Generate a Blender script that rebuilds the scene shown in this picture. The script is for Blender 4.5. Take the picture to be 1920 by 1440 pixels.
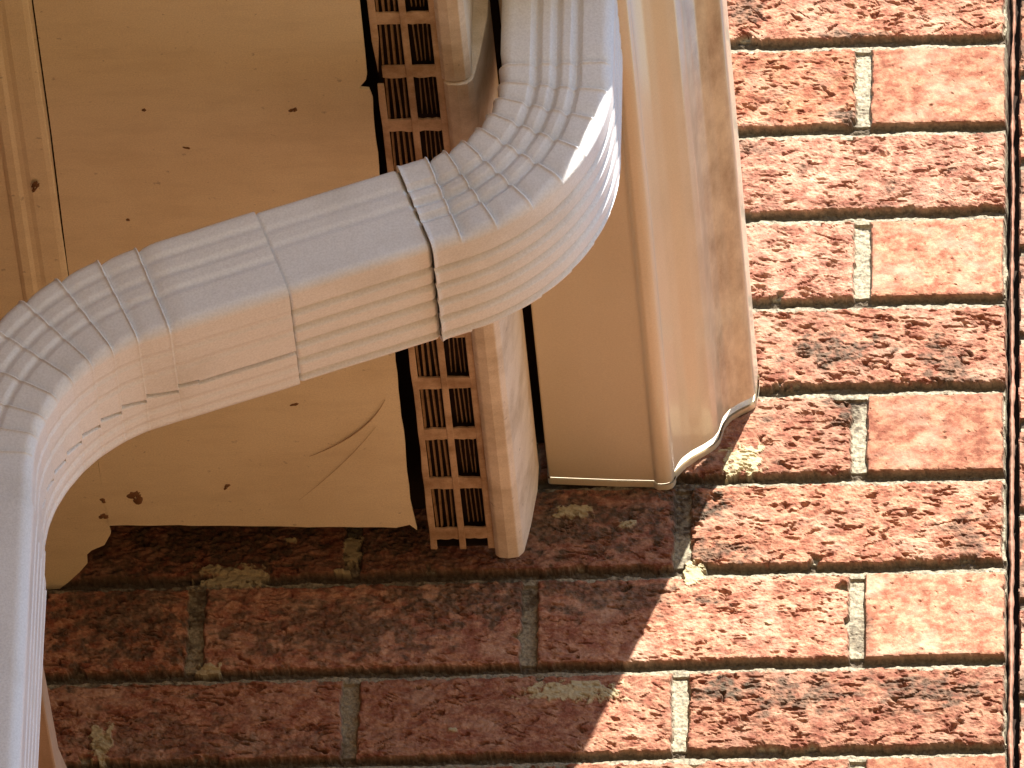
import bpy, math, random
import numpy as np
from mathutils import Vector

# ------------------------------------------------------------------ scene, camera, light
scene = bpy.context.scene
for o in list(bpy.data.objects):
    bpy.data.objects.remove(o)
COL = scene.collection
ZR = 7.927                       # height of the reference brick course above the ground (m)

# camera solved from the photograph (millimetres, origin at the brick corner, y into the wall)
TH, PS, RO, FPX, CX, CZ, DIST = 0.642281165, 0.0793072696, 0.0252182392, 27666.1092, -335.236748, -286.32128, 10000.0
F = np.array([-math.sin(PS)*math.cos(TH), math.cos(PS)*math.cos(TH), math.sin(TH)])
R0 = np.array([math.cos(PS), math.sin(PS), 0.0]); U0 = np.cross(R0, F)
R = math.cos(RO)*R0 + math.sin(RO)*U0
U = -math.sin(RO)*R0 + math.cos(RO)*U0
POS = np.array([CX, 0.0, CZ]) - F*DIST

cam_d = bpy.data.cameras.new('camera')
cam = bpy.data.objects.new('camera', cam_d); COL.objects.link(cam)
cam_d.sensor_fit = 'HORIZONTAL'; cam_d.sensor_width = 36.0
cam_d.lens = FPX/1920*36.0
cam_d.clip_start = 0.5; cam_d.clip_end = 500
from mathutils import Matrix
M = Matrix(((R[0], U[0], -F[0], POS[0]/1000), (R[1], U[1], -F[1], POS[1]/1000),
            (R[2], U[2], -F[2], POS[2]/1000 + ZR), (0, 0, 0, 1)))
cam.matrix_world = M
scene.camera = cam

SUN = Vector((-0.392, 1.18, -1.0)).normalized()      # direction the sunlight travels
EL = math.asin(-SUN.z)
AZ = math.atan2(-SUN.x, -SUN.y)                      # azimuth of the sun, clockwise from +Y
world = bpy.data.worlds.new('World'); scene.world = world
world.use_nodes = True
nt = world.node_tree; nt.nodes.clear()
wo = nt.nodes.new('ShaderNodeOutputWorld'); bg = nt.nodes.new('ShaderNodeBackground')
sk = nt.nodes.new('ShaderNodeTexSky'); sk.sky_type = 'NISHITA'; sk.sun_disc = False
sk.sun_elevation = EL; sk.sun_rotation = AZ
sk.air_density = 1.0; sk.dust_density = 0.1; sk.ozone_density = 4.0
nt.links.new(sk.outputs[0], bg.inputs[0]); nt.links.new(bg.outputs[0], wo.inputs[0])
bg.inputs[1].default_value = 0.069
sd = bpy.data.lights.new('sun', 'SUN'); sun = bpy.data.objects.new('sun', sd); COL.objects.link(sun)
sd.energy = 5.0; sd.angle = math.radians(0.5); sd.color = (1.0, 0.94, 0.86)
sun.rotation_euler = SUN.to_track_quat('-Z', 'Y').to_euler()
sun.location = (3, -5, 14)
scene.view_settings.view_transform = 'Standard'; scene.view_settings.look = 'None'
scene.view_settings.gamma = 1; scene.view_settings.use_curve_mapping = False
scene.view_settings.exposure = 1.8
scene.cycles.max_bounces = 8; scene.cycles.diffuse_bounces = 5

# ------------------------------------------------------------------ helpers
def at(u, v, x=None, y=None, z=None):
    """the point of a world plane (mm) that the photograph shows at pixel u, v"""
    d = F + R*(u - 960)/FPX + U*(720 - v)/FPX
    if y is not None: t = (y - POS[1])/d[1]
    elif z is not None: t = (z - POS[2])/d[2]
    else: t = (x - POS[0])/d[0]
    return POS + d*t

def W(p):
    return (p[0]/1000, p[1]/1000, p[2]/1000 + ZR)

def empty(name, loc, label, cat, group=None):
    o = bpy.data.objects.new(name, None); COL.objects.link(o)
    o.location = W(loc); o.empty_display_size = 0.05
    o['label'] = label; o['category'] = cat
    if group: o['group'] = group
    return o

def tag(o, label=None, cat=None, group=None, kind=None):
    if label: o['label'] = label
    if cat: o['category'] = cat
    if group: o['group'] = group
    if kind: o['kind'] = kind
    return o

def link_mesh(name, me, mat, parent=None):
    o = bpy.data.objects.new(name, me); COL.objects.link(o)
    me.materials.append(mat)
    if parent is not None:
        o.parent = parent
        o.matrix_parent_inverse = Matrix.Translation(-Vector(parent.location))
    return o

class MB:
    def __init__(s): s.v = []; s.f = []
    def prism(s, pts, off):
        """pts: polygon (mm, 3-D), off: extrusion vector (mm)"""
        n = len(pts); b = len(s.v); off = np.array(off, float)
        s.v += [W(p) for p in pts] + [W(np.array(p) + off) for p in pts]
        s.f.append(list(range(b, b+n))); s.f.append(list(range(b+2*n-1, b+n-1, -1)))
        for i in range(n):
            j = (i+1) % n
            s.f.append([b+j, b+i, b+n+i, b+n+j])
    def box(s, x0, x1, y0, y1, z0, z1):
        s.prism([(x0, y0, z0), (x1, y0, z0), (x1, y1, z0), (x0, y1, z0)], (0, 0, z1-z0))
    def build(s, name, mat, parent=None, bevel=0, seg=2):
        me = bpy.data.meshes.new(name); me.from_pydata(s.v, [], s.f); me.update()
        import bmesh
        bm = bmesh.new(); bm.from_mesh(me); bmesh.ops.recalc_face_normals(bm, faces=bm.faces)
        bm.to_mesh(me); bm.free()
        o = link_mesh(name, me, mat, parent)
        if bevel:
            m = o.modifiers.new('bevel', 'BEVEL'); m.width = bevel/1000; m.segments = seg; m.limit_method = 'ANGLE'
        return o

def grid_mesh(name, P, mat, parent=None, wrap=False, smooth=True, attrs=None, sharp=0):
    """P: (rows, cols, 3) in mm"""
    nr, nc = P.shape[:2]
    co = P.reshape(-1, 3)/1000.0; co = co + np.array([0, 0, ZR])
    i = np.arange(nr-1)[:, None]; j = np.arange(nc if wrap else nc-1)[None, :]
    j2 = (j+1) % nc
    q = np.stack([i*nc+j, i*nc+j2, (i+1)*nc+j2, (i+1)*nc+j], -1).reshape(-1, 4)
    me = bpy.data.meshes.new(name)
    me.vertices.add(len(co)); me.vertices.foreach_set('co', co.astype(np.float32).ravel())
    me.loops.add(q.size); me.loops.foreach_set('vertex_index', q.astype(np.int32).ravel())
    me.polygons.add(len(q)); me.polygons.foreach_set('loop_start', np.arange(0, q.size, 4, dtype=np.int32))
    me.polygons.foreach_set('loop_total', np.full(len(q), 4, np.int32))
    me.polygons.foreach_set('use_smooth', np.full(len(q), smooth))
    me.update(calc_edges=True)
    if sharp: me.set_sharp_from_angle(angle=math.radians(sharp))
    if attrs:
        for k, a in attrs.items():
            at_ = me.attributes.new(k, 'FLOAT_COLOR', 'POINT')
            at_.data.foreach_set('color', a.reshape(-1, 4).astype(np.float32).ravel())
    if attrs and 'wall' in attrs and TONE is not None:
        at_ = me.attributes.new('tone', 'FLOAT', 'POINT')
        at_.data.foreach_set('value', TONE.astype(np.float32).ravel())
    return link_mesh(name, me, mat, parent)
TONE = None

# ------------------------------------------------------------------ noise (numpy)
rng = np.random.RandomState(7)
_P = rng.permutation(256); _P = np.concatenate([_P, _P, _P])
_G = rng.uniform(0, 2*np.pi, 256)
def perlin(x, y, seed=0):
    x = x + seed*17.31; y = y + seed*9.77
    xi = np.floor(x).astype(int); yi = np.floor(y).astype(int)
    xf = x - xi; yf = y - yi
    u = xf*xf*xf*(xf*(xf*6-15)+10); v = yf*yf*yf*(yf*(yf*6-15)+10)
    def g(ix, iy, dx, dy):
        a = _G[_P[(_P[ix & 255] + iy) & 255]]
        return np.cos(a)*dx + np.sin(a)*dy
    n00 = g(xi, yi, xf, yf); n10 = g(xi+1, yi, xf-1, yf)
    n01 = g(xi, yi+1, xf, yf-1); n11 = g(xi+1, yi+1, xf-1, yf-1)
    return ((n00*(1-u)+n10*u)*(1-v) + (n01*(1-u)+n11*u)*v)*1.5
def fbm(x, y, o=4, seed=0, gain=0.5):
    s = 0; a = 1; t = 0
    for k in range(o):
        s = s + a*perlin(x*2**k, y*2**k, seed+k*3); t += a; a *= gain
    return s/t
def sstep(a, b, x):
    t = np.clip((x-a)/(b-a), 0, 1); return t*t*(3-2*t)

# ------------------------------------------------------------------ materials
def mat_new(name):
    m = bpy.data.materials.new(name); m.use_nodes = True
    n = m.node_tree.nodes; b = n['Principled BSDF']
    return m, m.node_tree, b
def N(nt, t, **kw):
    n = nt.nodes.new(t)
    for k, v in kw.items(): setattr(n, k, v)
    return n
def noise_fac(nt, scale, detail=4, rough=0.55, coord=None, stretch=None):
    t = N(nt, 'ShaderNodeTexCoord'); n = N(nt, 'ShaderNodeTexNoise')
    n.inputs['Scale'].default_value = scale; n.inputs['Detail'].default_value = detail
    n.inputs['Roughness'].default_value = rough
    mp = N(nt, 'ShaderNodeMapping'); g = N(nt, 'ShaderNodeNewGeometry')
    nt.links.new(g.outputs['Position'], mp.inputs[0])
    if stretch: mp.inputs['Scale'].default_value = stretch
    nt.links.new(mp.outputs[0], n.inputs['Vector'])
    return n.outputs['Fac']
def ramp(nt, fac, stops):
    r = N(nt, 'ShaderNodeValToRGB'); e = r.color_ramp.elements
    while len(e) < len(stops): e.new(0.5)
    for k, (p, c) in enumerate(stops):
        e[k].position = p; e[k].color = (*c, 1) if len(c) == 3 else c
    nt.links.new(fac, r.inputs[0]); return r.outputs[0]
def mix(nt, fac, a, b, mode='MIX'):
    m = N(nt, 'ShaderNodeMix', data_type='RGBA', blend_type=mode)
    if isinstance(fac, (int, float)): m.inputs[0].default_value = fac
    else: nt.links.new(fac, m.inputs[0])
    for s, c in ((6, a), (7, b)):
        if isinstance(c, tuple): m.inputs[s].default_value = (*c, 1)
        else: nt.links.new(c, m.inputs[s])
    return m.outputs[2]
def bump(nt, b, h, strength, dist):
    n = N(nt, 'ShaderNodeBump'); n.inputs['Strength'].default_value = strength
    n.inputs['Distance'].default_value = dist
    nt.links.new(h, n.inputs['Height']); nt.links.new(n.outputs[0], b.inputs['Normal'])

def painted(name, col, dirt, rough=0.45, dirt_amt=0.5, spec=0.5, stretch=(1, 1, 1), fine=900, dirt_scale=9, bstr=0.25, lo=0.5, hi=0.72, speck=0):
    m, nt, b = mat_new(name)
    big = noise_fac(nt, dirt_scale, 6, 0.62, stretch=stretch)
    fin = noise_fac(nt, fine, 3, 0.6)
    f = ramp(nt, big, [(lo, (0, 0, 0)), (hi, (dirt_amt,)*3)])
    c = mix(nt, f, col, dirt)
    v = ramp(nt, fin, [(0.3, (0.82, 0.82, 0.82)), (0.7, (1.0, 1.0, 1.0))])
    c = mix(nt, 1.0, c, v, 'MULTIPLY')
    if speck:
        s1 = noise_fac(nt, 170, 3, 0.5)
        c = mix(nt, ramp(nt, s1, [(0.69, (0, 0, 0)), (0.75, (speck,)*3)]), c, tuple(q*0.4 for q in dirt))
        s2 = noise_fac(nt, 30, 8, 0.7, stretch=(0.5, 1.6, 1))
        c = mix(nt, ramp(nt, s2, [(0.48, (0, 0, 0)), (0.75, (speck*0.7,)*3)]), c, tuple(q*0.75 for q in dirt))
    nt.links.new(c, b.inputs['Base Color'])
    rr = ramp(nt, big, [(0.35, (rough,)*3), (0.75, (min(1, rough+0.25),)*3)])
    nt.links.new(rr, b.inputs['Roughness'])
    b.inputs['Specular IOR Level'].default_value = spec
    bump(nt, b, fin, bstr, 0.0006)
    return m

M_SOF = painted('soffit_paint', (0.86, 0.77, 0.54), (0.68, 0.57, 0.37), 0.55, 0.55, 0.35, dirt_scale=6, speck=0.5)
M_FAS = painted('fascia_paint', (0.80, 0.72, 0.60), (0.46, 0.37, 0.25), 0.5, 0.7, 0.4, dirt_scale=22, lo=0.45, hi=0.68, speck=0.6)
M_VENT = painted('vent_paint', (0.60, 0.44, 0.29), (0.28, 0.17, 0.09), 0.6, 0.8, 0.3, dirt_scale=40, lo=0.42, hi=0.65)
M_GUT = painted('gutter_paint', (0.74, 0.60, 0.44), (0.45, 0.30, 0.17), 0.24, 0.5, 0.6, stretch=(1, 0.12, 1), dirt_scale=45, lo=0.52, hi=0.78)
M_PIPE = painted('pipe_paint', (0.77, 0.785, 0.80), (0.56, 0.54, 0.50), 0.3, 0.5, 0.5, dirt_scale=14, fine=700)
M_DARK = painted('cavity_dark', (0.03, 0.02, 0.015), (0.015, 0.01, 0.01), 0.9, 0.5, 0.1)  # near-black colour stands in for shade in gaps and cavities
M_LOUV = painted('louvre_dusty', (0.30, 0.19, 0.10), (0.12, 0.07, 0.035), 0.8, 0.8, 0.2, dirt_scale=120)
M_MUD = painted('mud', (0.22, 0.12, 0.06), (0.06, 0.03, 0.015), 0.9, 0.6, 0.1, dirt_scale=200)
M_WEB = painted('cobweb_dust', (0.48, 0.35, 0.21), (0.25, 0.16, 0.09), 0.9, 0.6, 0.1, dirt_scale=60)
M_ROOF = painted('roof_tile', (0.12, 0.10, 0.09), (0.06, 0.05, 0.05), 0.85, 0.6, 0.2)
M_TRIM = painted('trim_wood', (0.45, 0.33, 0.24), (0.28, 0.2, 0.13), 0.6, 0.6, 0.3, stretch=(3, 0.4, 3), dirt_scale=30)

def gutter_mat():
    m, nt, b = mat_new('gutter_paint')
    g = N(nt, 'ShaderNodeNewGeometry'); sp = N(nt, 'ShaderNodeSeparateXYZ'); nt.links.new(g.outputs['Position'], sp.inputs[0])
    fin = noise_fac(nt, 900, 3, 0.6); blot = noise_fac(nt, 60, 6, 0.65, stretch=(1, 0.35, 1)); big = noise_fac(nt, 9, 4, 0.6, stretch=(1, 0.4, 1))
    c = mix(nt, ramp(nt, big, [(0.4, (0, 0, 0)), (0.7, (0.5, 0.5, 0.5))]), (0.72, 0.64, 0.49), (0.58, 0.50, 0.36))
    # brown band under the front lip: dirt plus painted shade, thinning towards the bottom
    mr = N(nt, 'ShaderNodeMapRange'); mr.inputs['From Min'].default_value = ZR - 0.352; mr.inputs['From Max'].default_value = ZR - 0.328
    nt.links.new(sp.outputs['Z'], mr.inputs['Value'])
    ad = N(nt, 'ShaderNodeMath', operation='MULTIPLY_ADD'); nt.links.new(blot, ad.inputs[0]); ad.inputs[1].default_value = 2.4; ad.inputs[2].default_value = -0.85
    mu = N(nt, 'ShaderNodeMath', operation='MULTIPLY'); mu.use_clamp = True; nt.links.new(ad.outputs[0], mu.inputs[0]); nt.links.new(mr.outputs[0], mu.inputs[1])
    lip = N(nt, 'ShaderNodeMapRange'); lip.inputs['From Min'].default_value = ZR - 0.3095; lip.inputs['From Max'].default_value = ZR - 0.3120
    nt.links.new(sp.outputs['Z'], lip.inputs['Value'])
    mu2 = N(nt, 'ShaderNodeMath', operation='MULTIPLY'); nt.links.new(mu.outputs[0], mu2.inputs[0]); nt.links.new(lip.outputs[0], mu2.inputs[1])
    c = mix(nt, mu2.outputs[0], c, (0.27, 0.19, 0.115))
    c = mix(nt, 1.0, c, ramp(nt, fin, [(0.3, (0.88, 0.88, 0.88)), (0.7, (1, 1, 1))]), 'MULTIPLY')
    nt.links.new(c, b.inputs['Base Color'])
    b.inputs['Roughness'].default_value = 0.32
    b.inputs['Coat Weight'].default_value = 0.55; b.inputs['Coat Roughness'].default_value = 0.13
    bump(nt, b, fin, 0.12, 0.0006)
    return m
M_GUT = gutter_mat()

def ground_mat():
    m, nt, b = mat_new('ground_clay')
    n1 = noise_fac(nt, 0.7, 6); n2 = noise_fac(nt, 30, 4)
    c = ramp(nt, n1, [(0.35, (0.155, 0.076, 0.012)), (0.65, (0.180, 0.090, 0.017))])
    c = mix(nt, 0.25, c, ramp(nt, n2, [(0.3, (0.04, 0.017, 0.004)), (0.7, (0.10, 0.045, 0.015))]))
    nt.links.new(c, b.inputs['Base Color']); b.inputs['Roughness'].default_value = 0.95
    return m

def brick_mat():
    m, nt, b = mat_new('brick_and_mortar')
    a = N(nt, 'ShaderNodeAttribute', attribute_name='wall')
    s = N(nt, 'ShaderNodeSeparateColor'); nt.links.new(a.outputs['Color'], s.inputs[0])
    mort, tint, soot_shade, smear = s.outputs[0], s.outputs[1], s.outputs[2], a.outputs['Alpha']
    n1 = noise_fac(nt, 130, 6, 0.72, stretch=(0.7, 1, 1))
    n2 = noise_fac(nt, 420, 5, 0.7)
    n3 = noise_fac(nt, 26, 4, 0.5)
    base = mix(nt, tint, (0.215, 0.068, 0.034), (0.215, 0.088, 0.058))
    pale = mix(nt, tint, (0.37, 0.180, 0.096), (0.38, 0.22, 0.15))
    f1 = ramp(nt, n1, [(0.42, (0, 0, 0)), (0.60, (1, 1, 1))])
    c = mix(nt, f1, base, pale)
    f2 = ramp(nt, n2, [(0.32, (0.72, 0.66, 0.62)), (0.62, (1.12, 1.1, 1.08))])
    c = mix(nt, 1.0, c, f2, 'MULTIPLY')
    n4 = noise_fac(nt, 34, 5, 0.6, stretch=(0.8, 1, 1.3))
    c = mix(nt, ramp(nt, n4, [(0.50, (0, 0, 0)), (0.68, (0.5, 0.5, 0.5))]), c, (0.44, 0.30, 0.21))
    f3 = ramp(nt, n3, [(0.3, (0.86, 0.84, 0.84)), (0.7, (1.06, 1.06, 1.06))])
    c = mix(nt, 1.0, c, f3, 'MULTIPLY')
    ta = N(nt, 'ShaderNodeAttribute', attribute_name='tone')
    c = mix(nt, 1.0, c, ramp(nt, ta.outputs['Fac'], [(0.0, (0.80, 0.76, 0.74)), (0.5, (1.0, 1.0, 1.0)), (1.0, (1.18, 1.22, 1.25))]), 'MULTIPLY')
    mo = mix(nt, ramp(nt, n2, [(0.35, (0, 0, 0)), (0.65, (1, 1, 1))]), (0.13, 0.115, 0.085), (0.36, 0.315, 0.22))
    c = mix(nt, mort, c, mo)
    c = mix(nt, smear, c, mix(nt, n2, (0.32, 0.27, 0.16), (0.46, 0.39, 0.24)))
    c = mix(nt, soot_shade, c, mix(nt, n2, (0.022, 0.016, 0.012), (0.12, 0.085, 0.055)))  # soot blotches, plus shade painted in under the eaves and in joints
    nt.links.new(c, b.inputs['Base Color'])
    b.inputs['Roughness'].default_value = 0.88; b.inputs['Specular IOR Level'].default_value = 0.25
    bump(nt, b, n2, 0.55, 0.0012)
    return m
def plain_brick_mat():
    m, nt, b = mat_new('plain_brickwork')
    g = N(nt, 'ShaderNodeNewGeometry'); sp = N(nt, 'ShaderNodeSeparateXYZ'); nt.links.new(g.outputs['Position'], sp.inputs[0])
    ad = N(nt, 'ShaderNodeMath', operation='ADD'); nt.links.new(sp.outputs['X'], ad.inputs[0]); nt.links.new(sp.outputs['Y'], ad.inputs[1])
    cb_ = N(nt, 'ShaderNodeCombineXYZ'); nt.links.new(ad.outputs[0], cb_.inputs[0]); nt.links.new(sp.outputs['Z'], cb_.inputs[1])
    t = N(nt, 'ShaderNodeTexBrick'); nt.links.new(cb_.outputs[0], t.inputs['Vector'])
    for k, v in (('Scale', 1.0), ('Mortar Size', 0.005), ('Mortar Smooth', 0.2), ('Brick Width', 0.2225), ('Row Height', 0.075)): t.inputs[k].default_value = v
    t.inputs['Color1'].default_value = (0.27, 0.10, 0.055, 1); t.inputs['Color2'].default_value = (0.20, 0.075, 0.045, 1); t.inputs['Mortar'].default_value = (0.28, 0.24, 0.16, 1)
    n = noise_fac(nt, 120, 5, 0.7)
    c = mix(nt, 1.0, t.outputs['Color'], ramp(nt, n, [(0.35, (0.6, 0.58, 0.56)), (0.65, (1.35, 1.4, 1.45))]), 'MULTIPLY')
    nt.links.new(c, b.inputs['Base Color']); b.inputs['Roughness'].default_value = 0.9
    mh = N(nt, 'ShaderNodeMath', operation='MULTIPLY_ADD'); nt.links.new(t.outputs['Fac'], mh.inputs[0]); mh.inputs[1].default_value = -1.5; nt.links.new(n, mh.inputs[2])
    bump(nt, b, mh.outputs[0], 0.9, 0.004)
    return m
M_PLAIN = plain_brick_mat()
M_BRICK = brick_mat(); M_GROUND = ground_mat()

# ------------------------------------------------------------------ ground
mb = MB()
gme = bpy.data.meshes.new('ground')
gme.from_pydata([(-120, -120, 0), (120, -120, 0), (120, 120, 0), (-120, 120, 0)], [], [(0, 1, 2, 3)])
tag(link_mesh('ground', gme, M_GROUND), kind='structure')

# ------------------------------------------------------------------ brickwork
ADJ = {0: 0, 1: -.7, 2: .6, 3: .8, 4: 2.1, 5: 3.2, 6: 2.7, 7: -.7, 8: 1.5}
def zline(k): return -75.0*k + ADJ.get(k, 0)
def perps(k, n=40):
    """x of the perpend joints in the course below line k"""
    if k % 2 == 0: xs = [-98.5] + [-98.5 - 222.5*(i+1) for i in range(n)]
    else: xs = [-216.5 - 222.5*i for i in range(n)]
    if k == -1: xs[0] = -200
    r = np.random.RandomState(100+k)
    return [x + r.uniform(-1.5, 1.5) for x in xs]

SMEARS = [  # (u, v, half width px, half height px) of mortar left on the faces
    (440, 1082, 80, 24), (190, 1395, 26, 38), (1075, 962, 44, 15), (1075, 1298, 105, 22), (660, 1030, 20, 34),
    (640, 1072, 16, 7), (1180, 985, 20, 10), (850, 1370, 12, 5), (1395, 865, 42, 34), (1300, 1075, 26, 26),
    (1440, 1170, 10, 4), (545, 1015, 14, 6), (390, 1255, 26, 14)]
SOOT_AND_SHADE = [(1560, 660, 120, 38, .9), (1780, 690, 70, 60, .8), (1590, 770, 40, 60, .9), (1350, 1040, 95, 30, .8), (1810, 1010, 60, 70, .7),
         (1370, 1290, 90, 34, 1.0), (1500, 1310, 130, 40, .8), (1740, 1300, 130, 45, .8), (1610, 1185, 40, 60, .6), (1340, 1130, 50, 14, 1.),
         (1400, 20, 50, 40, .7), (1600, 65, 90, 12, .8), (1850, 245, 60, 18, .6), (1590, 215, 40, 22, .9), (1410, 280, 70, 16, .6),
         (1120, 1110, 140, 40, .8), (240, 1150, 230, 170, .85), (420, 1010, 300, 80, .9), (620, 1180, 280, 80, .75), (900, 1120, 280, 60, .85), (1080, 980, 260, 90, .9), (300, 1390, 240, 60, .6), (1290, 930, 110, 90, 1.0), (760, 1000, 120, 70, .9), (1180, 1120, 120, 40, .7), (560, 1400, 160, 40, .5), (1200, 960, 90, 80, .7), (760, 1070, 180, 60, .5)]  # courses under the eaves and gutter end: grime plus painted shade

def brick_field(X, Z, mirror=False, seed=0, edge=True):
    """depth (mm, towards +y) and masks of a brick face over the grid X, Z"""
    Y = np.zeros_like(X); mort = np.ones_like(X); tint = np.zeros_like(X); tone = np.zeros_like(X) + .5; soot_shade = np.zeros_like(X)
    en = perlin(X/7, Z/7, 3)*1.3 + perlin(X/2.6, Z/2.6, 5)*0.55 + perlin(X/38, Z/38, 9)*1.2
    chip = np.clip(fbm(X/26, Z/16, 3, 11) - 0.30, 0, 1)*30
    # the fractured stone face: tilted ledges, broken up by finer noise
    wx = fbm(X/40, Z/30, 3, 21)*14; wz = fbm(X/34, Z/26, 3, 31)*8
    hb = np.zeros_like(X)
    kmin = int(math.floor(-Z.max()/75))-1; kmax = int(math.ceil(-Z.min()/75))+1
    mn = (fbm(X/6, Z/4, 3, 41)*0.9)
    for k in range(kmin, kmax+1):
        zt = zline(k) - 4.9; zb = zline(k+1) + 4.9
        xs = [5.4] + perps(k)
        for i in range(len(xs)-1):
            xr = xs[i] - 5.4; xl = xs[i+1] + 5.4
            if xr < X.min()-5 or xl > X.max()+5: continue
            r = np.random.RandomState((k+50)*97 + i*13 + seed)
            header = (k % 2 == 0 and i == 0)
            if i == 0: xr += r.uniform(-3.0, 1.0)
            j0, j1 = np.searchsorted(X[0], [xl-6, xr+6]); i0, i1 = np.searchsorted(-Z[:, 0], [-(zt+6), -(zb-6)])
            if j1 <= j0 or i1 <= i0: continue
            sl = (slice(i0, i1), slice(j0, j1))
            x = X[sl]; z = Z[sl]
            d = np.minimum(np.minimum(x-xl, xr-x), np.minimum(z-zb, zt-z))
            cf = 0.25 if header else r.uniform(0.5, 1.3)
            d = d + en[sl]*(0.6 if header else 1) - chip[sl]*cf
            ins = sstep(-0.5, 0.9, d)
            rd = 1.6 - 1.6*np.sqrt(np.clip(1-(1-np.clip(d/4.0, 0, 1))**2, 0, 1))     # rounded arris
            if header:
                face = fbm(x/9, z/9, 4, 50+i, .6)*0.7 + np.sin(x*0.55 + fbm(x/20, z/60, 2, 55)*3)*0.18
                face += np.clip(fbm(x/5, z/5, 2, 58)-0.45, 0, 1)*4
            else:
                an = r.uniform(-0.30, 0.30); per = r.uniform(9.5, 14)
                q = (z + an*(x-xl) + wz[sl]*1.7 + perlin(x/16+r.uniform(0, 99), z/10, 60)*5)/per
                q2 = (z - 0.42*an*(x) + wz[sl] + perlin(x/8, z/6, 66+i)*3.5)/(per*0.42)
                fr = q - np.floor(q); fr2 = q2 - np.floor(q2)
                am = np.clip(0.5 + fbm(x/30, z/22, 3, 70+i+k)*1.9, 0.05, 1.4)*r.uniform(0.8, 1.9)
                am2 = np.clip(0.25 + fbm(x/18, z/14, 2, 80+i+k)*1.8, 0, 1.2)*0.8
                saw = lambda t: np.where(t < 0.16, 1 - t/0.16, (t-0.16)/0.84)   # low side of each ledge drops in sharply
                face = (saw(fr)-0.5)*am*-1 + (saw(fr2)-0.5)*am2*-1
                face += mn[sl]*1.1 + fbm(x/2.6, z/2.0, 2, 45)*0.55
                face += -1.2*np.exp(-((x-(xl+xr)/2)/((xr-xl)*.45))**2)*0 
                dens = r.uniform(-0.14, 0.12); an2 = an + r.uniform(-.2, .2)
                cn = perlin((x + wz[sl]*0.8)/34 + k*3.3, (z + an2*x + wx[sl]*0.3)/7.0, 90+i) + 0.14*perlin(x/4, z/3, 93)
                gate = sstep(0.05 - dens, 0.4 - dens, fbm(x/17, z/11, 2, 95+i+k))
                face += np.exp(-(cn/0.07)**2)*gate*r.uniform(2.6, 5.5)
                cn2 = perlin((x + wz[sl]*1)/26 + k*5.1, (z - an2*1.5*x + wx[sl]*0.25)/6.0, 290+i) + 0.12*perlin(x/4, z/3, 94)
                face += np.exp(-(cn2/0.08)**2)*sstep(0.14, 0.42, fbm(x/20, z/12, 2, 195+i+k))*r.uniform(1.8, 4.0)
                pit = np.clip(fbm(x/15, z/5.5, 3, 90+k) - 0.36, 0, 1)
                face += pit*12
            face = face + (-face if False else 0) + r.uniform(-.3, .3)
            yb = -1.0 + face + rd
            m0 = 5.0 + fbm(x/5, z/4, 3, 99)*1.2
            cur_in = ins
            Y[sl] = np.where(cur_in > 0, np.where(mort[sl] < 1, np.minimum(Y[sl], m0*(1-ins)+yb*ins), m0*(1-ins)+yb*ins), Y[sl])
            mort[sl] = np.minimum(mort[sl], 1-ins)
            tone[sl] = np.where(ins > 0.3, r.uniform(0, 1), tone[sl]); tint[sl] = np.where(ins > 0.3, (0.4 if header else r.uniform(0.25, 1)), tint[sl])
            if not header and r.rand() < 0.5:
                soot_shade[sl] = np.maximum(soot_shade[sl], ins*0.6*sstep(0.24, 0.55, fbm(x/20, z/9, 4, 120+k+i)))
    empty_ = mort > 0.999
    joint_shade = np.zeros_like(Z)
    m0 = 4.6 + fbm(X/5, Z/4, 3, 99)*1.2 + fbm(X/30, Z/30, 2, 77)*1.2
    # bed joints are struck back under the brick above: deeper at the top, proud at the bottom
    ph = np.zeros_like(Z)
    for k in range(kmin, kmax+2):
        zc = zline(k); t = (Z - zc)/5.4
        s_ = np.abs(t) < 1.25
        tw = t + 0.25*perlin(X/23, Z/9, 400+k) + 0.12*perlin(X/5, Z/5, 401)
        joint_shade = np.where(s_, sstep(-0.28, -0.05, tw)*sstep(0.5, 0.8, 2.2-t), joint_shade)
        ph = np.where(s_, -2.8 + 6.4*sstep(-0.34, -0.08, tw) - 1.2*sstep(0.5, 1.0, tw), ph)
    Y = np.where(empty_, m0 + ph*0.9, Y)
    Y = np.where(empty_, Y, Y + ph*mort*0.9)
    soot_shade = np.maximum(soot_shade, joint_shade*np.clip(mort*1.6, 0, 1)*0.85)  # shade under each brick painted near-black into the joint tops
    brick_field.tone = tone
    return Y, mort, tint, soot_shade

def wall_grid(x0, x1, z0, z1, st):
    xs = np.linspace(x0, x1, int((x1-x0)/st)+1); zs = np.linspace(z1, z0, int((z1-z0)/st)+1)
    return np.meshgrid(xs, zs)

def pix_of(X, Y, Z):
    v = np.stack([X-POS[0], Y-POS[1], Z-POS[2]], -1); d = v@F
    return 960+FPX*(v@R)/d, 720-FPX*(v@U)/d

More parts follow.
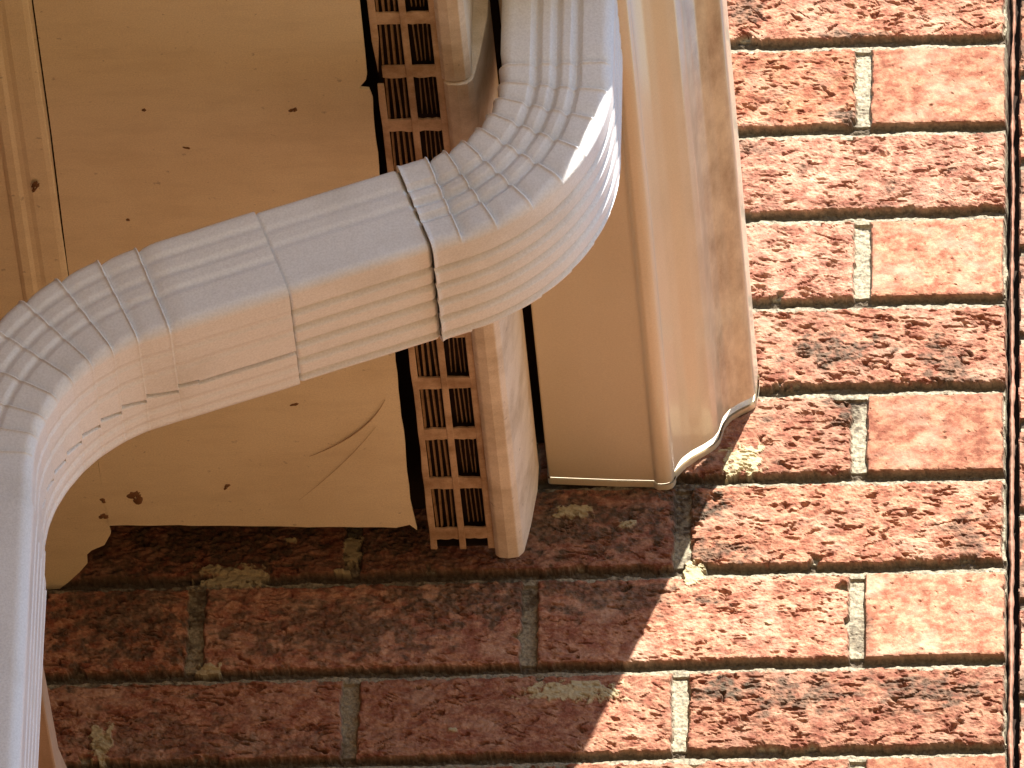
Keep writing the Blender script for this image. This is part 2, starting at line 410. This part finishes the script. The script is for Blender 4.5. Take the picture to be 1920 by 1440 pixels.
# main wall: fine field over everything the photograph can show, a return round the corner, plain courses beyond
X, Z = wall_grid(-705, 1.5, -760, 130, 0.85)
Y, mort, tint, soot_shade = brick_field(X, Z)
TONE = brick_field.tone
TONE = np.concatenate([TONE] + [TONE[:, -1:]]*3, 1)
uu, vv = pix_of(X, X*0, Z)
smear = np.zeros_like(X)
sn = fbm(X/6, Z/5, 4, 200)*1.5; sn2 = fbm(X/14, Z/9, 4, 210)*1.3
for (u, v, a, b) in SMEARS:
    q = ((uu-u)/a)**2; w = ((vv-v)/b)**2
    m = sstep(0.0, 0.18, 0.85 - np.sqrt(q*q + w*w)**0.5 + sn*0.55)
    smear = np.maximum(smear, m)
for (u, v, a, b, s_) in SOOT_AND_SHADE:
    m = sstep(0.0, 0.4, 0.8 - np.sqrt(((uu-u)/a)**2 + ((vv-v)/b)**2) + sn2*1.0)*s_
    soot_shade = np.maximum(soot_shade, m*(0.5 + 0.5*sstep(-0.25, 0.2, fbm(X/5, Z/4, 3, 220))))
lift = np.clip(smear, 0, 1)
Y = Y*(1-lift) + (np.minimum(Y, 1.0) - 1.2 + sn*0.6)*lift
Y += np.clip(soot_shade, 0, 1)*fbm(X/4, Z/2.6, 3, 230)*1.8
soot_shade = soot_shade*(1-smear*0.8)
# the rounded corner and the return
edgex = -0.8 + fbm(Z/20, Z*0+3.3, 3, 240)*2.6
dd = X - edgex
Y = np.where(dd > 0, Y + np.clip(dd, 0, 9)*14, Y)
A = np.stack([np.clip(mort, 0, 1), tint, np.clip(soot_shade, 0, 1), np.clip(smear, 0, 1)], -1)
P = np.stack([X, Y, Z], -1)
# extra columns running back along the return
retP = []; retA = []
for yy in (60, 120, 240):
    c = P[:, -1:].copy(); c[..., 1] = yy; retP.append(c); retA.append(A[:, -1:])
P = np.concatenate([P] + retP, 1); A = np.concatenate([A] + retA, 1)
wall = empty('brick_wall', (-350, 0, -ZR*1000), 'red rock faced brick wall, sunlit right of a slanting shadow and dark under the eaves', 'brick wall')
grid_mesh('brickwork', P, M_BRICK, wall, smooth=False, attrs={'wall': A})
def coarse(name, x0, x1, z0, z1, st, par):
    X, Z = wall_grid(x0, x1, z0, z1, st); Y, mo, ti, so = brick_field(X, Z)
    global TONE
    TONE = brick_field.tone
    A = np.stack([np.clip(mo, 0, 1), ti, so*0.5, so*0], -1)
    return grid_mesh(name, np.stack([X, Y, Z], -1), M_BRICK, par, smooth=False, attrs={'wall': A})
coarse('upper_courses', -705, 0, 131, 900, 5, wall)
coarse('lower_courses', -705, 0, -1800, -761, 5, wall)
mb = MB(); mb.box(-900, -3, 40, 240, -ZR*1000, -1800); mb.build('wall_base', M_PLAIN, wall)

# the pier to the right of the joint
pier = empty('brick_pier', (300, 20, -ZR*1000), 'narrow weathered brown brick pier at the right edge, beyond the corner bricks', 'brick pier')
X, Z = wall_grid(8.0, 60, -760, 130, 0.9)
Yp, mo, ti, so = brick_field(X-430, Z+31, seed=5)
TONE = brick_field.tone
e = 8.8 + fbm(Z/14, Z*0+8.1, 3, 300)*2.4 + 1.6*sstep(-150, 100, Z)
Yp = Yp*0.6 + 2 + np.clip(e - X, 0, 4)*12
so = np.clip(so + 0.75*sstep(-0.15, 0.35, fbm(X/7, Z/12, 4, 310)), 0, 1)
A = np.stack([np.clip(mo, 0, 1), ti, so, so*0], -1)
grid_mesh('pier_face', np.stack([X, Yp, Z], -1), M_BRICK, pier, smooth=False, attrs={'wall': A})
mb = MB(); mb.box(60, 110, 3, 240, -1800, 130); mb.box(9, 110, 1, 240, 130, 900); mb.box(10, 110, 3, 240, -ZR*1000, -1800); mb.build('pier_core', M_PLAIN, pier)
mb = MB(); mb.box(-12, 14, 16, 22, -1800, 900); mb.build('joint_backing', M_DARK, pier)  # added dark sheet, blocks sky showing through the joint

# sealant bead in the joint
zz = np.linspace(130, -760, 600); aa = np.linspace(-1, 1, 9)
w0 = 1.15 + fbm(zz/18, zz*0+1.5, 3, 320)*1.6 + 0.5*sstep(-200, -400, zz)
cx = 3.2 + fbm(zz/60, zz*0+2.5, 2, 330)*1.6 + 1.2*sstep(-100, 60, zz)
SX = cx[:, None] + aa[None]*w0[:, None]
SY = 2.5 + 3.0*aa[None]**2 + fbm(SX/3, zz[:, None]/3+SX*0, 3, 340)*1.5 + 6*sstep(-200, 0, zz)[:, None]
M_SEAL = painted('sealant', (0.33, 0.165, 0.11), (0.2, 0.12, 0.08), 0.7, 0.8, 0.3, dirt_scale=60, lo=.45, hi=.6)
tag(grid_mesh('sealant_bead', np.stack([SX, SY, zz[:, None]+SX*0], -1), M_SEAL),
    'thin pinkish sealant bead running down the joint between corner bricks and pier', 'sealant')

# ------------------------------------------------------------------ the house the eaves belong to
ZS = -446.0                                   # underside of the soffit
mb = MB(); mb.box(-1000, -705, -2000, 300, -ZR*1000, ZS+60); 
tag(mb.build('house_wall', M_PLAIN), 'long brick side wall of the house that carries the eaves', 'wall')
mb = MB()
mb.box(-705, -286, -6000, -3, -264, -258)
mb.prism([(-285, -6000, -262), (-1500, -6000, 330), (-1500, -6000, 390), (-285, -6000, -222)], (0, 5992, 0))
tag(mb.build('roof', M_ROOF), 'dark tiled roof slope above the gutter and soffit', 'roof')
mb = MB()
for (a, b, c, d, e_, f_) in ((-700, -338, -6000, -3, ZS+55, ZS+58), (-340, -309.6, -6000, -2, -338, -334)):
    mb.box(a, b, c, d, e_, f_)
cav = mb.build('dark_cavity_boards', M_DARK)  # added dark sheets, stand in for the shaded cavity above the soffit
tag(cav, 'added dark boards that stand in for shade behind the soffit slots and gaps', 'dark board')

# ------------------------------------------------------------------ soffit panels
def zpoly(pix, z): return [at(u, v, z=z) for u, v in pix]
def ext(u0, v0, u1, v1, v):                   # point on a pixel line
    return (u0 + (u1-u0)*(v-v0)/(v1-v0), v)
yfar = -5200
def soffit_edge_top(u, v, z):                 # run an edge back along the eaves, away from the wall
    p = at(u, v, z=z); return np.array([p[0], yfar, z])
XG = at(680, 0, z=ZS)[0]; XM = at(60, 0, z=ZS)[0]
# wide panel, right edge ragged beside the vent
r = np.random.RandomState(3)
right = [(784, 990), (770, 978), (762, 988), (745, 986)]
edge = []
for v in range(940, 170, -26):
    u = 690 + (v-90)*0.1; edge.append((u - 2 + r.uniform(-1.6, 1.6) + (0 if v < 640 else -4), v))
notch = [(692, 168), (672, 166), (686, 150), (688, 140), (684, 95)]
bottomedge = [(u, 990 - (u-205)*0 + r.uniform(-1.2, 1.2) - 6 + 6*(u-205)/575) for u in range(215, 760, 24)]
left_line = [(205, 988), (136, 545), (127, 500), (96, 245), (62, 0)]
poly = zpoly(edge + notch, ZS)
top = np.array([at(679, 0, z=ZS)[0] - 0.0, yfar, ZS])
poly.append(at(674, 0, z=ZS)); poly.append(np.array([poly[-1][0]-.5, yfar, ZS]))
pl = zpoly([(62, 0), (96, 245), (127, 500), (158, 700), (203, 986)], ZS)
poly.append(np.array([pl[0][0], yfar, ZS]))
poly += pl + zpoly(bottomedge, ZS) + zpoly([(768, 984), (782, 994)], ZS)
mb = MB(); mb.prism(poly, (0, 0, 2.2))
sof = empty('soffit', tuple(at(420, 500, z=ZS)), 'tan soffit under the eaves, one wide and one narrow panel split by a thin seam', 'soffit')
p1 = mb.build('soffit_panel', M_SOF, sof)
tag(p1, 'wide tan soffit panel between the thin seam line and the slotted vent strip')

# narrow panel with a shallow pressed channel, torn end at the wall
ne = [(204, 986), (208, 1000), (196, 1022), (172, 1032), (163, 1040), (164, 1056), (150, 1072), (128, 1092), (112, 1104), (60, 1108)]
pe = zpoly(ne, ZS)
pr = zpoly([(58.5, 0), (92.5, 245), (123.5, 500), (155, 700)], ZS)
poly = [np.array([pr[0][0], yfar, ZS])] + pr + pe + [np.array([-700.0, min(-3, pe[-1][1]), ZS]), np.array([-700.0, yfar, ZS])]
mb = MB(); mb.prism(poly, (0, 0, 2.2))
np_ = mb.build('soffit_panel', M_SOF, sof)
tag(np_, 'narrow tan soffit panel left of the seam, its torn end reaching the brick')
# pressed ribs of the narrow panel
xa = pr[0][0]
prof = [(-2, 0.0), (-6, -1.8), (-17, -2.4), (-20, -1.0), (-23, -1.0), (-26, -3.2), (-31, -3.2), (-34, 0.0)]
mb = MB(); q = [(xa+a_, -5000.0, ZS+b_-0.3) for a_, b_ in prof] + [(xa-34, -5000.0, ZS+1.5), (xa-2, -5000.0, ZS+1.5)]
mb.prism([(a_, b_, ZS - 0.3 + (c_-ZS+0.3)*(0.45 if c_ < ZS else 1)) for a_, b_, c_ in q], (0, 5000 + at(150, 690, z=ZS)[1], 0)); 
rb = mb.build('seam_rib', M_SOF, None, bevel=0.9, seg=3)
rb.parent = np_; rb.matrix_parent_inverse = Matrix.Translation(-Vector(sof.location)) @ Matrix.Identity(4)
rb.matrix_parent_inverse = Matrix.Identity(4)

# ------------------------------------------------------------------ slotted vent strip
vent = empty('soffit_vent', tuple(at(840, 700, z=ZS)), 'brown slotted vent strip with paired louvre slots between soffit panel and fascia', 'soffit vent')
ZV = ZS + 0.5
XV = [at(u, 40, z=ZV)[0] for u in (692, 706, 750, 763, 806, 838)]
Yend = at(850, 1030, z=ZV)[1]; Yc0 = at(845, 908, z=ZV)[1]; PER = 55.6
cb = 6.0
mb = MB()
tear0 = at(700, 100, z=ZV)[1]; tear1 = at(700, 160, z=ZV)[1]
def ragged(xl, xr, y0, y1, amp, n, seedv):
    rr = np.random.RandomState(seedv); ys = np.linspace(y0, y1, n)
    return [(xl + rr.uniform(-amp, amp), y, ZV) for y in ys] + [(xr, y, ZV) for y in ys[::-1]]
# left rim in two lengths either side of the tear
mb.prism(ragged(XV[0], XV[1], -5200, tear0-14, 0.25, 60, 1)+[], (0, 0, 2))
mb.prism([(XV[0], tear0-14, ZV), (XV[1], tear0-14, ZV), (XV[0]+2.0, tear1-12, ZV)], (0, 0, 2))
mb.prism(ragged(XV[0]+0.6, XV[1], tear1, Yend, 0.5, 24, 2), (0, 0, 2))
mb.box(XV[2], XV[3], -5200, Yend, ZV-0.4, ZV+2)
mb.box(XV[4], XV[5], -5200, Yend, ZV, ZV+2)
mb.build('side_rails', M_VENT, vent, bevel=0.5)
cbm = MB(); kk = -2
ys = []
while Yc0 - kk*PER > -2500:
    y = Yc0 - kk*PER
    if y < Yend: ys.append(y)
    kk += 1
ys = ys[:45]
for y in ys:
    b_ = MB(); jr = random.Random(int(y)); j = jr.uniform(-.6, .6)
    x0, x1 = XV[1]-0.2, XV[4]+0.2
    n = 12; up = [(x0 + (x1-x0)*i/n, y-cb+j+jr.uniform(-.7, .7), ZV+0.2) for i in range(n+1)]
    dn = [(x0 + (x1-x0)*i/n, y+cb+j+jr.uniform(-.7, .7), ZV+0.2) for i in range(n+1)][::-1]
    b_.prism(up + dn, (0, 0, 1.7)); b_.build('crossbar', M_VENT, vent, bevel=0.3)
for i, y in enumerate(ys[:16]):
    y0, y1 = y-PER+cb-1, y-cb+1
    if i == 0:
        pass
    for (xa_, xb_, n, wd, dz, nm) in ((XV[1], XV[2], 4, 1.05, 1.8, 'louvre'), (XV[3], XV[4], 5, 0.55, 5.5, 'louvre')):
        b_ = MB(); sp = (xb_-xa_)/n; jr = random.Random(int(y*7)+n)
        for q in range(n):
            if n == 4: xc = xa_ + sp*(q+0.28)
            else:
                if q == 0: continue
                xc = xa_ + sp*q
            w_ = wd*jr.uniform(0.75, 1.25); z_ = ZV + dz + jr.uniform(0, .5); sk_ = jr.uniform(-.5, .5)
            b_.prism([(xc-w_/2+sk_, y0, z_), (xc+w_/2+sk_, y0, z_), (xc+w_/2-sk_, y1, z_+jr.uniform(-.3, .3)), (xc-w_/2-sk_, y1, z_)], (0.5 if n == 4 else 0.2, 0, 1.6))
        b_.build('louvre', M_LOUV, vent)
b_ = MB(); b_.box(XV[0]+1, XV[5]-1, -5200, Yend-0.5, ZV+10, ZV+12); b_.box(XV[0]+1, XV[5]-1, Yend-1.5, Yend-0.5, ZV+2.2, ZV+10); b_.build('dark_backing', M_DARK, vent)  # added dark sheets, stand in for shade inside the vent slots
# ------------------------------------------------------------------ fascia
fas = empty('fascia_board', tuple(at(950, 800, z=ZS)), 'pale slanted fascia strip with rounded lower edge between vent and gutter', 'fascia board')
Yf = at(965, 1045, z=ZS-3)[1]
fx = [at(u, v, z=ZS-3)[0] for u, v in ((925, 1020), (952, 1030), (980, 1045))]
def fprof(dx=0.0, dz=0.0, sl_=0.0):
    x0, x1, x2 = fx
    return [(x0+dx, ZS+18), (x0+0.5+dx, ZS-1+dz), (x0+3+dx, ZS-3.2+dz), (x1+dx, ZS-4.2+dz), (x2-2.5+dx, ZS-3.0+dz), (x2+1+dx, ZS+1+dz),
            (x2+5+dx+sl_*.5, ZS+22), (x2+9+dx+sl_, ZS+52), (x2+9.5+dx+sl_, ZS+72), (x2-3+dx, ZS+140), (x2-3, ZS+20)]
def fpiece(y0, y1, dx, dz, sl_=0.0):
    b_ = MB(); rr = np.random.RandomState(int(abs(y0)))
    b_.prism([(x, y0, z) for x, z in fprof(dx, dz, sl_)], (0, y1-y0, 0)); return b_
yj = at(870, 150, z=ZS)[1]
o = fpiece(yj, Yf, 0, 0).build('cover_strip', M_FAS, fas, bevel=0.7, seg=2)
o = fpiece(-5000, yj-1.5, -1.0, 1.6, -8.5).build('cover_strip', M_FAS, fas, bevel=0.5, seg=2)
# rough fill strip between vent and fascia
b_ = MB(); b_.box(XV[5]-1, fx[0]+1, -5000, Yf-4, ZS+4, ZS+7); b_.build('backing_strip', M_VENT, fas)

# ------------------------------------------------------------------ gutter (runs along the eaves, stopped against the brick)
gut = empty('gutter', (-240, -1500, -375), 'tan ogee profile gutter with sunlit front lip, stopped against the brick wall', 'gutter')
GB = [(-308.5, -371.0), (-262, -374.5), (-236.5, -375.8), (-235.8, -377.8), (-233, -378.8), (-228.5, -378.4), (-225.0, -376.8), (-223.2, -373.0),
      (-223.4, -369.0), (-221.0, -365.8), (-217, -361), (-211.5, -356), (-203, -350.5), (-197, -345.5), (-193.6, -340), (-192.2, -333.5), (-190.6, -328),
      (-186.5, -322), (-180, -317), (-173.5, -313.5), (-170, -311.0), (-168.9, -308), (-168.2, -300), (-167.8, -296), (-167.6, -288.5), (-169.5, -287), (-176, -288)]
def resample(pts, n):
    p = np.array(pts, float); d = np.r_[0, np.cumsum(np.hypot(*np.diff(p, axis=0).T))]
    t = np.linspace(0, d[-1], n); return np.stack([np.interp(t, d, p[:, i]) for i in (0, 1)], 1)
def smooth_poly(pts, n=90, it=3):
    p = resample(pts, n)
    for _ in range(it):
        p[1:-1] = p[1:-1]*0.5 + (p[:-2]+p[2:])*0.25
    return p
def offs(p, t):
    d = np.gradient(p, axis=0); d /= np.hypot(d[:, 0], d[:, 1])[:, None]
    return p + np.stack([-d[:, 1], d[:, 0]], 1)*t
def shell(prof, y0, y1, ny, t, wob=0.0, seed=0):
    inner = offs(prof, t); ring = np.concatenate([prof, inner[::-1]], 0)
    ys_ = np.linspace(y0, y1, ny)
    P = np.zeros((ny, len(ring), 3))
    for i, y in enumerate(ys_):
        w = wob*perlin(np.array([y/160.0]), np.array([0.5]), seed)[0]; w2 = wob*perlin(np.array([y/210.0]), np.array([3.5]), seed)[0]
        P[i, :, 0] = ring[:, 0] + w; P[i, :, 1] = y; P[i, :, 2] = ring[:, 1] + w2
    return P
gp = smooth_poly([(-309, -290)] + GB, 320, 2)
YG = -7.0
P = shell(gp, YG, -5000, 200, 1.2, 0.5, 5)
P[0, :, 1] = -7.2 - 6.0*sstep(-226, -218, P[0, :, 0])
o = grid_mesh('trough', P, M_GUT, gut, wrap=True)
# end cap: plate plus turned rim
capo = offs(gp, -0.7)
P = shell(capo, -6.2, -0.6, 3, 1.5)
mb = MB()
ringp = [(x, -4.5, z) for x, z in gp[2:-3:2]]
o = grid_mesh('end_cap', P, M_GUT, gut, wrap=True)
mb = MB(); mb.prism([(x, -3.4, z) for x, z in offs(gp, 1.0)[::3]], (0, 1.2, 0)); mb.build('end_plate', M_GUT, gut)
# folded hem at the bottom front corner near the stopped end
# (rivet heads of the end cap)

# ------------------------------------------------------------------ downspout
DF = 562.0
WD, DP = 73.0, 104.0
YC = -DF + DP/2
X1 = -267.5; X2 = -628.0
SL = 0.366; ph = math.pi/2 - math.atan(SL)            # turn angle
R1, R2 = 106.0, 142.0
# line of the sloping run (centre), through the middle of the measured edges
def zslope(x): return -563.0 - 1.2 + SL*(x + 369.0) - 4.0
A1 = (X1, zslope(X1)); A2 = (X2, zslope(X2))
T1 = R1*math.tan(ph/2); T2 = R2*math.tan(ph/2)
L12 = math.hypot(A1[0]-A2[0], A1[1]-A2[1])
ztop = -366.0
S0 = (ztop - (A1[1] + T1)); S1 = S0 + R1*ph; S2 = S1 + (L12 - T1 - T2); S3 = S2 + R2*ph
def path(s):
    if s < S0: return (X1, ztop - s, 0.0)
    if s < S1:
        a = (s-S0)/R1; c = (X1 - R1, A1[1]+T1)
        return (c[0] + R1*math.cos(a), c[1] - R1*math.sin(a), a)
    if s < S2:
        p = path(S1 - 1e-6); d = s - S1
        return (p[0] - math.sin(ph)*d, p[1] - math.cos(ph)*d, ph)
    if s < S3:
        p = path(S2 - 1e-6); a = (s-S2)/R2
        # turns back to vertical: centre on the lower side
        nx, nz = math.cos(ph), -math.sin(ph)
        c = (p[0] + nx*R2, p[1] + nz*R2)
        b = ph - a
        return (c[0] - math.cos(b)*R2, c[1] + math.sin(b)*R2, b)
    p = path(S3 - 1e-6); d = s - S3
    return (p[0], p[1] - d, 0.0)

def section(n=240, w=WD, d=DP, r=8.0):
    """rounded rectangle: (a across, b depth, na, nb, face) ; face 0 front, 1 +N, 2 back, 3 -N"""
    pts = []
    hw, hd = w/2, d/2
    def line(p, q, m, nrm):
        for i in range(m):
            t = i/m; pts.append((p[0]+(q[0]-p[0])*t, p[1]+(q[1]-p[1])*t, nrm[0], nrm[1]))
    def arc(c, a0, m):
        for i in range(m):
            a = a0 + math.pi/2*i/m; pts.append((c[0]+r*math.cos(a), c[1]+r*math.sin(a), math.cos(a), math.sin(a)))
    line((-hw+r, -hd), (hw-r, -hd), 64, (0, -1)); arc((hw-r, -hd+r), -math.pi/2, 10)
    line((hw, -hd+r), (hw, hd-r), 150, (1, 0)); arc((hw-r, hd-r), 0, 8)
    line((hw-r, hd), (-hw+r, hd), 24, (0, 1)); arc((-hw+r, hd-r), math.pi/2, 8)
    line((-hw, hd-r), (-hw, -hd+r), 40, (-1, 0)); arc((-hw+r, -hd+r), math.pi, 10)
    return np.array(pts)
SEC = section()
def cosbell(t): return np.where(np.abs(t) < 1, 0.5+0.5*np.cos(np.pi*t), 0)

def tube(name, sa, sb, parent, inset=0.0, crimps=(), camp=2.4, cmask=None, frib=2.2, nrib=2.2, seam=False, flare0=0.0, flare1=0.0, ds=0.9, close=None, nvals=(-26, -9, 8, 25, 42), fvals=(-13, 0, 13), wob=0.3, seed=0):
    a, b, na, nb = SEC.T
    front = np.clip(-nb, 0, 1)**2; plus = np.clip(na, 0, 1)**2; minus = np.clip(-na, 0, 1)**2; back = np.clip(nb, 0, 1)**2
    rib = np.zeros_like(a)
    for v in fvals: rib += front*cosbell((a-v)/4.4)*frib
    for v in nvals: rib += plus*cosbell((b-v)/4.4)*nrib
    for v in (-26, -9, 8, 25, 42): rib += minus*cosbell((b-v)/6.0)*2.0
    ss = list(np.arange(sa, sb, ds)) + [sb]
    for c in crimps: ss += [c-0.12, c+0.12, c+0.3, c+0.5, c+0.8, c-0.5, c-1.0, c+1.3]
    ss = sorted(s for s in ss if sa <= s <= sb)
    cr = np.array(sorted(crimps))
    rings = []
    for s in ss:
        x, z, ang = path(s)
        Nx, Nz = math.cos(ang), -math.sin(ang)
        off = -inset - rib
        if len(cr):
            msk = cmask(front, plus, minus, back) if cmask else np.ones_like(a)
            i = np.searchsorted(cr, s)
            if 0 < i < len(cr)+0 or (i == 0 and s > cr[0]-14) :
                prev = cr[i-1] if i > 0 else cr[0]-14
                t = (s-prev)/(cr[i]-prev)
                off = off - msk*camp*(0.35*t + 0.65*t**5)
            # a bright rolled bead right after each step
            dcr = s - cr
            for dd_ in dcr[(dcr > -0.2) & (dcr < 3)]:
                off = off + msk*0.9*math.exp(-((dd_-0.7)/0.75)**2)
        if seam:
            sm = 12.0
            side = sstep(sm-0.7, sm+0.7, b)*plus
            st = 0.0
            if len(cr):
                i = np.searchsorted(cr, s); prev = cr[i-1] if i > 0 else sa; nxt = cr[i] if i < len(cr) else sb
                ff = (s-prev)/max(1e-6, nxt-prev)
                if s > cr[0]-14 and s < cr[-1]+10:
                    sm2 = 12.0 + 5.0*(0.5-ff)
                    side = sstep(sm2-0.6, sm2+0.6, b)*plus
                    st = 1.0*(1-ff)
            smc = sm2 if (len(cr) and s > cr[0]-14 and s < cr[-1]+10) else sm
            off = off - side*(0.5 + st*0.8) - plus*9*np.exp(-((b-smc-1.4)/1.25)**2)
        off = off + flare0*math.exp(-((s-sa)/1.6)**2) + flare1*math.exp(-((s-sb)/1.6)**2)
        ww = wob*perlin(np.array([s/55.0]), np.array([seed+.5]), 7)[0]
        aa_ = a + na*(off+ww); bb_ = b + nb*(off+ww)
        rings.append(np.stack([x + Nx*aa_, YC + bb_, z + Nz*aa_], -1))
    # return the open ends inwards so the sheet shows an edge
    first = rings[0]; last = rings[-1]
    def shrink(rg, k):
        c = rg.mean(0); return c + (rg-c)*k
    rings = [shrink(first, 0.93)] + [first] + rings[1:-1] + [last] + [shrink(last, 0.93)]
    return grid_mesh(name, np.array(rings), M_PIPE, parent, wrap=True, sharp=30)

ds_ = empty('downspout', (X2, YC, -ZR*1000), 'white corrugated metal downspout with two crimped elbows sweeping left below the gutter', 'downspout')
def s_of(phi): return S0 + R1*phi
LS = lambda v: None
joint1 = S1 + 30; joint2 = joint1 + 100
# parameters of the joints along the run, measured on the photograph
def s_at_x(x): 
    return S1 + (path(S1-1e-6)[0] - x)/math.sin(ph)
xj1 = at(738, 480, y=-DF)[0]; xj2 = at(466, 560, y=-DF)[0]; xj3 = at(262, 635, y=-DF)[0]
j1 = s_at_x(xj1+12); j2 = s_at_x(xj2+10)
c1 = [s_of(math.radians(d)) for d in (-3, 7, 17, 27.5, 38, 49, 60, 70)]
tube('upper_elbow', 0, j1, ds_, 0, c1, 5.4, lambda f, p, m, b: np.clip(f + m + b, 0, 1), 3.6, 3.4, flare1=0.9, seed=1)
tube('connector_pipe', j1, j2-2.5, ds_, 1.7, (), frib=0.9, nrib=3.2, flare0=-2.8, flare1=-2.2, seed=2, fvals=(-16, -2))
c2 = [S2 + R2*math.radians(d) for d in (-6, 3.5, 13, 22, 31, 40, 49, 57, 65)]
tube('lower_elbow', j2-3, S3+34, ds_, 0.2, c2, 4.0, lambda f, p, m, b: np.clip(f + m + 0.2*p, 0, 1), 1.3, 0.9, seam=True, nvals=(-28, -10, 28, 40), seed=3, fvals=(-20, -6, 8))
tube('lower_pipe', S3+28, S3+6300, ds_, -1.2, (), frib=1.6, nrib=1.6, ds=40, seed=4, fvals=(-18, -3))

# ------------------------------------------------------------------ trim board behind the lower pipe
b_ = MB()
pA = at(70, 1235, y=-330); pB = at(108, 1452, y=-170)
ztr = (pA[2]+pB[2])/2
pA = at(68, 1225, z=ztr); pB = at(107, 1450, z=ztr)
b_.prism([(-704, pA[1]-60, ztr), (pA[0]-2, pA[1]-60, ztr), (pB[0], pB[1], ztr), (pB[0]+8, pB[1]+50, ztr), (-704, pB[1]+50, ztr)], (0, 0, 22))
b_.prism([(-704, pA[1]-60, ztr-6), (pA[0]-16, pA[1]-60, ztr-6), (pB[0]-14, pB[1]+50, ztr-6), (-704, pB[1]+50, ztr-6)], (0, 0, 6))
tag(b_.build('trim_board', M_TRIM, bevel=1.5), 'tan trim board showing as a sliver behind the vertical lower pipe', 'trim board')

# ------------------------------------------------------------------ mud spots, twig and cobweb on the soffit
def blob(name, u, v, rx, ry, rot, seed, h=1.6, z=ZS, n=26):
    rr = np.random.RandomState(seed); c = at(u, v, z=z)
    th = np.linspace(0, 2*np.pi, n, endpoint=False)
    rad = 1 + 0.35*np.sin(th*2+rr.uniform(0, 6)) + 0.22*np.sin(th*3+rr.uniform(0, 6)) + rr.uniform(-.18, .18, n)
    rows = []
    for k, f in enumerate((1.0, 0.8, 0.5, 0.15)):
        x = np.cos(th)*rad*rx*f; y = np.sin(th)*rad*ry*f
        xx = x*math.cos(rot) - y*math.sin(rot); yy = x*math.sin(rot) + y*math.cos(rot)
        hh = h*(0, 0.6, 0.9, 1.0)[k]*(1+rr.uniform(-.25, .25, n)) - 0.2
        rows.append(np.stack([c[0]+xx, c[1]+yy, z-hh*np.ones(n)], -1))
    return grid_mesh(name, np.array(rows), M_MUD, wrap=True)
spots = [(550, 206, 2.0, 3.0, 'faint brown dirt spot on the soffit right of centre, near the vent'),
         (270, 206, 1.2, 2.0, 'small faint dirt spot on the upper left of the wide soffit panel'),
         (350, 277, 2.2, 1.2, 'faint dirt fleck in the middle of the wide soffit panel'),
         (66, 350, 2.0, 6.0, 'elongated brown dirt spot on the narrow soffit panel by the seam'),
         (240, 412, 1.8, 1.0, 'tiny dirt fleck on the soffit just above the sloping pipe'),
         (553, 758, 3.2, 1.4, 'dark brown dirt fleck just below the sloping pipe'),
         (425, 912, 2.0, 3.0, 'small dark spot on the soffit above the brick, right of the large stain'),
         (254, 932, 5.0, 7.0, 'largest dark mud stain near the soffit corner above the brick'),
         (193, 938, 2.2, 2.4, 'small dark mud spot beside the seam, left of the largest stain'),
         (194, 968, 2.4, 4.0, 'dark mud spot at the torn corner of the narrow soffit panel')]
for i, (u, v, a, b, lab) in enumerate(spots):
    o = blob('mud_spot', u, v, a, b, 0.5 if i not in (5,) else -0.6, 40+i, 0.9, z=ZS-(3.2 if i == 3 else 0))
    tag(o, lab, 'mud spot', 'mud spots on the soffit')
def thread(pix, rad, name):
    pts = [at(u, v, z=ZS-1.0) for u, v in pix]; P = []
    for i, p in enumerate(pts):
        t = (np.array(pts[min(i+1, len(pts)-1)]) - np.array(pts[max(i-1, 0)])); t /= np.linalg.norm(t)
        s = np.array([-t[1], t[0], 0]); rr = rad*(0.25+0.75*math.sin(math.pi*(i+.3)/len(pts)))
        P.append([p + s*rr*math.cos(a) + np.array([0, 0, rr*math.sin(a)]) for a in np.linspace(0, 2*np.pi, 7)[:-1]])
    return np.array(P)
def curve(p0, p1, p2, n=16):
    return [((1-t)**2*p0[0]+2*t*(1-t)*p1[0]+t*t*p2[0], (1-t)**2*p0[1]+2*t*(1-t)*p1[1]+t*t*p2[1]) for t in np.linspace(0, 1, n)]
tag(grid_mesh('cobweb', thread(curve((580, 856), (690, 815), (722, 750)), 0.5, 'c'), M_WEB, wrap=True),
    'dark curved cobweb strand on the soffit below the pipe', 'cobweb')
tag(grid_mesh('cobweb', thread(curve((560, 938), (650, 870), (705, 800)), 0.22, 'c'), M_WEB, wrap=True),
    'faint thin cobweb line under the darker strand on the soffit', 'cobweb')
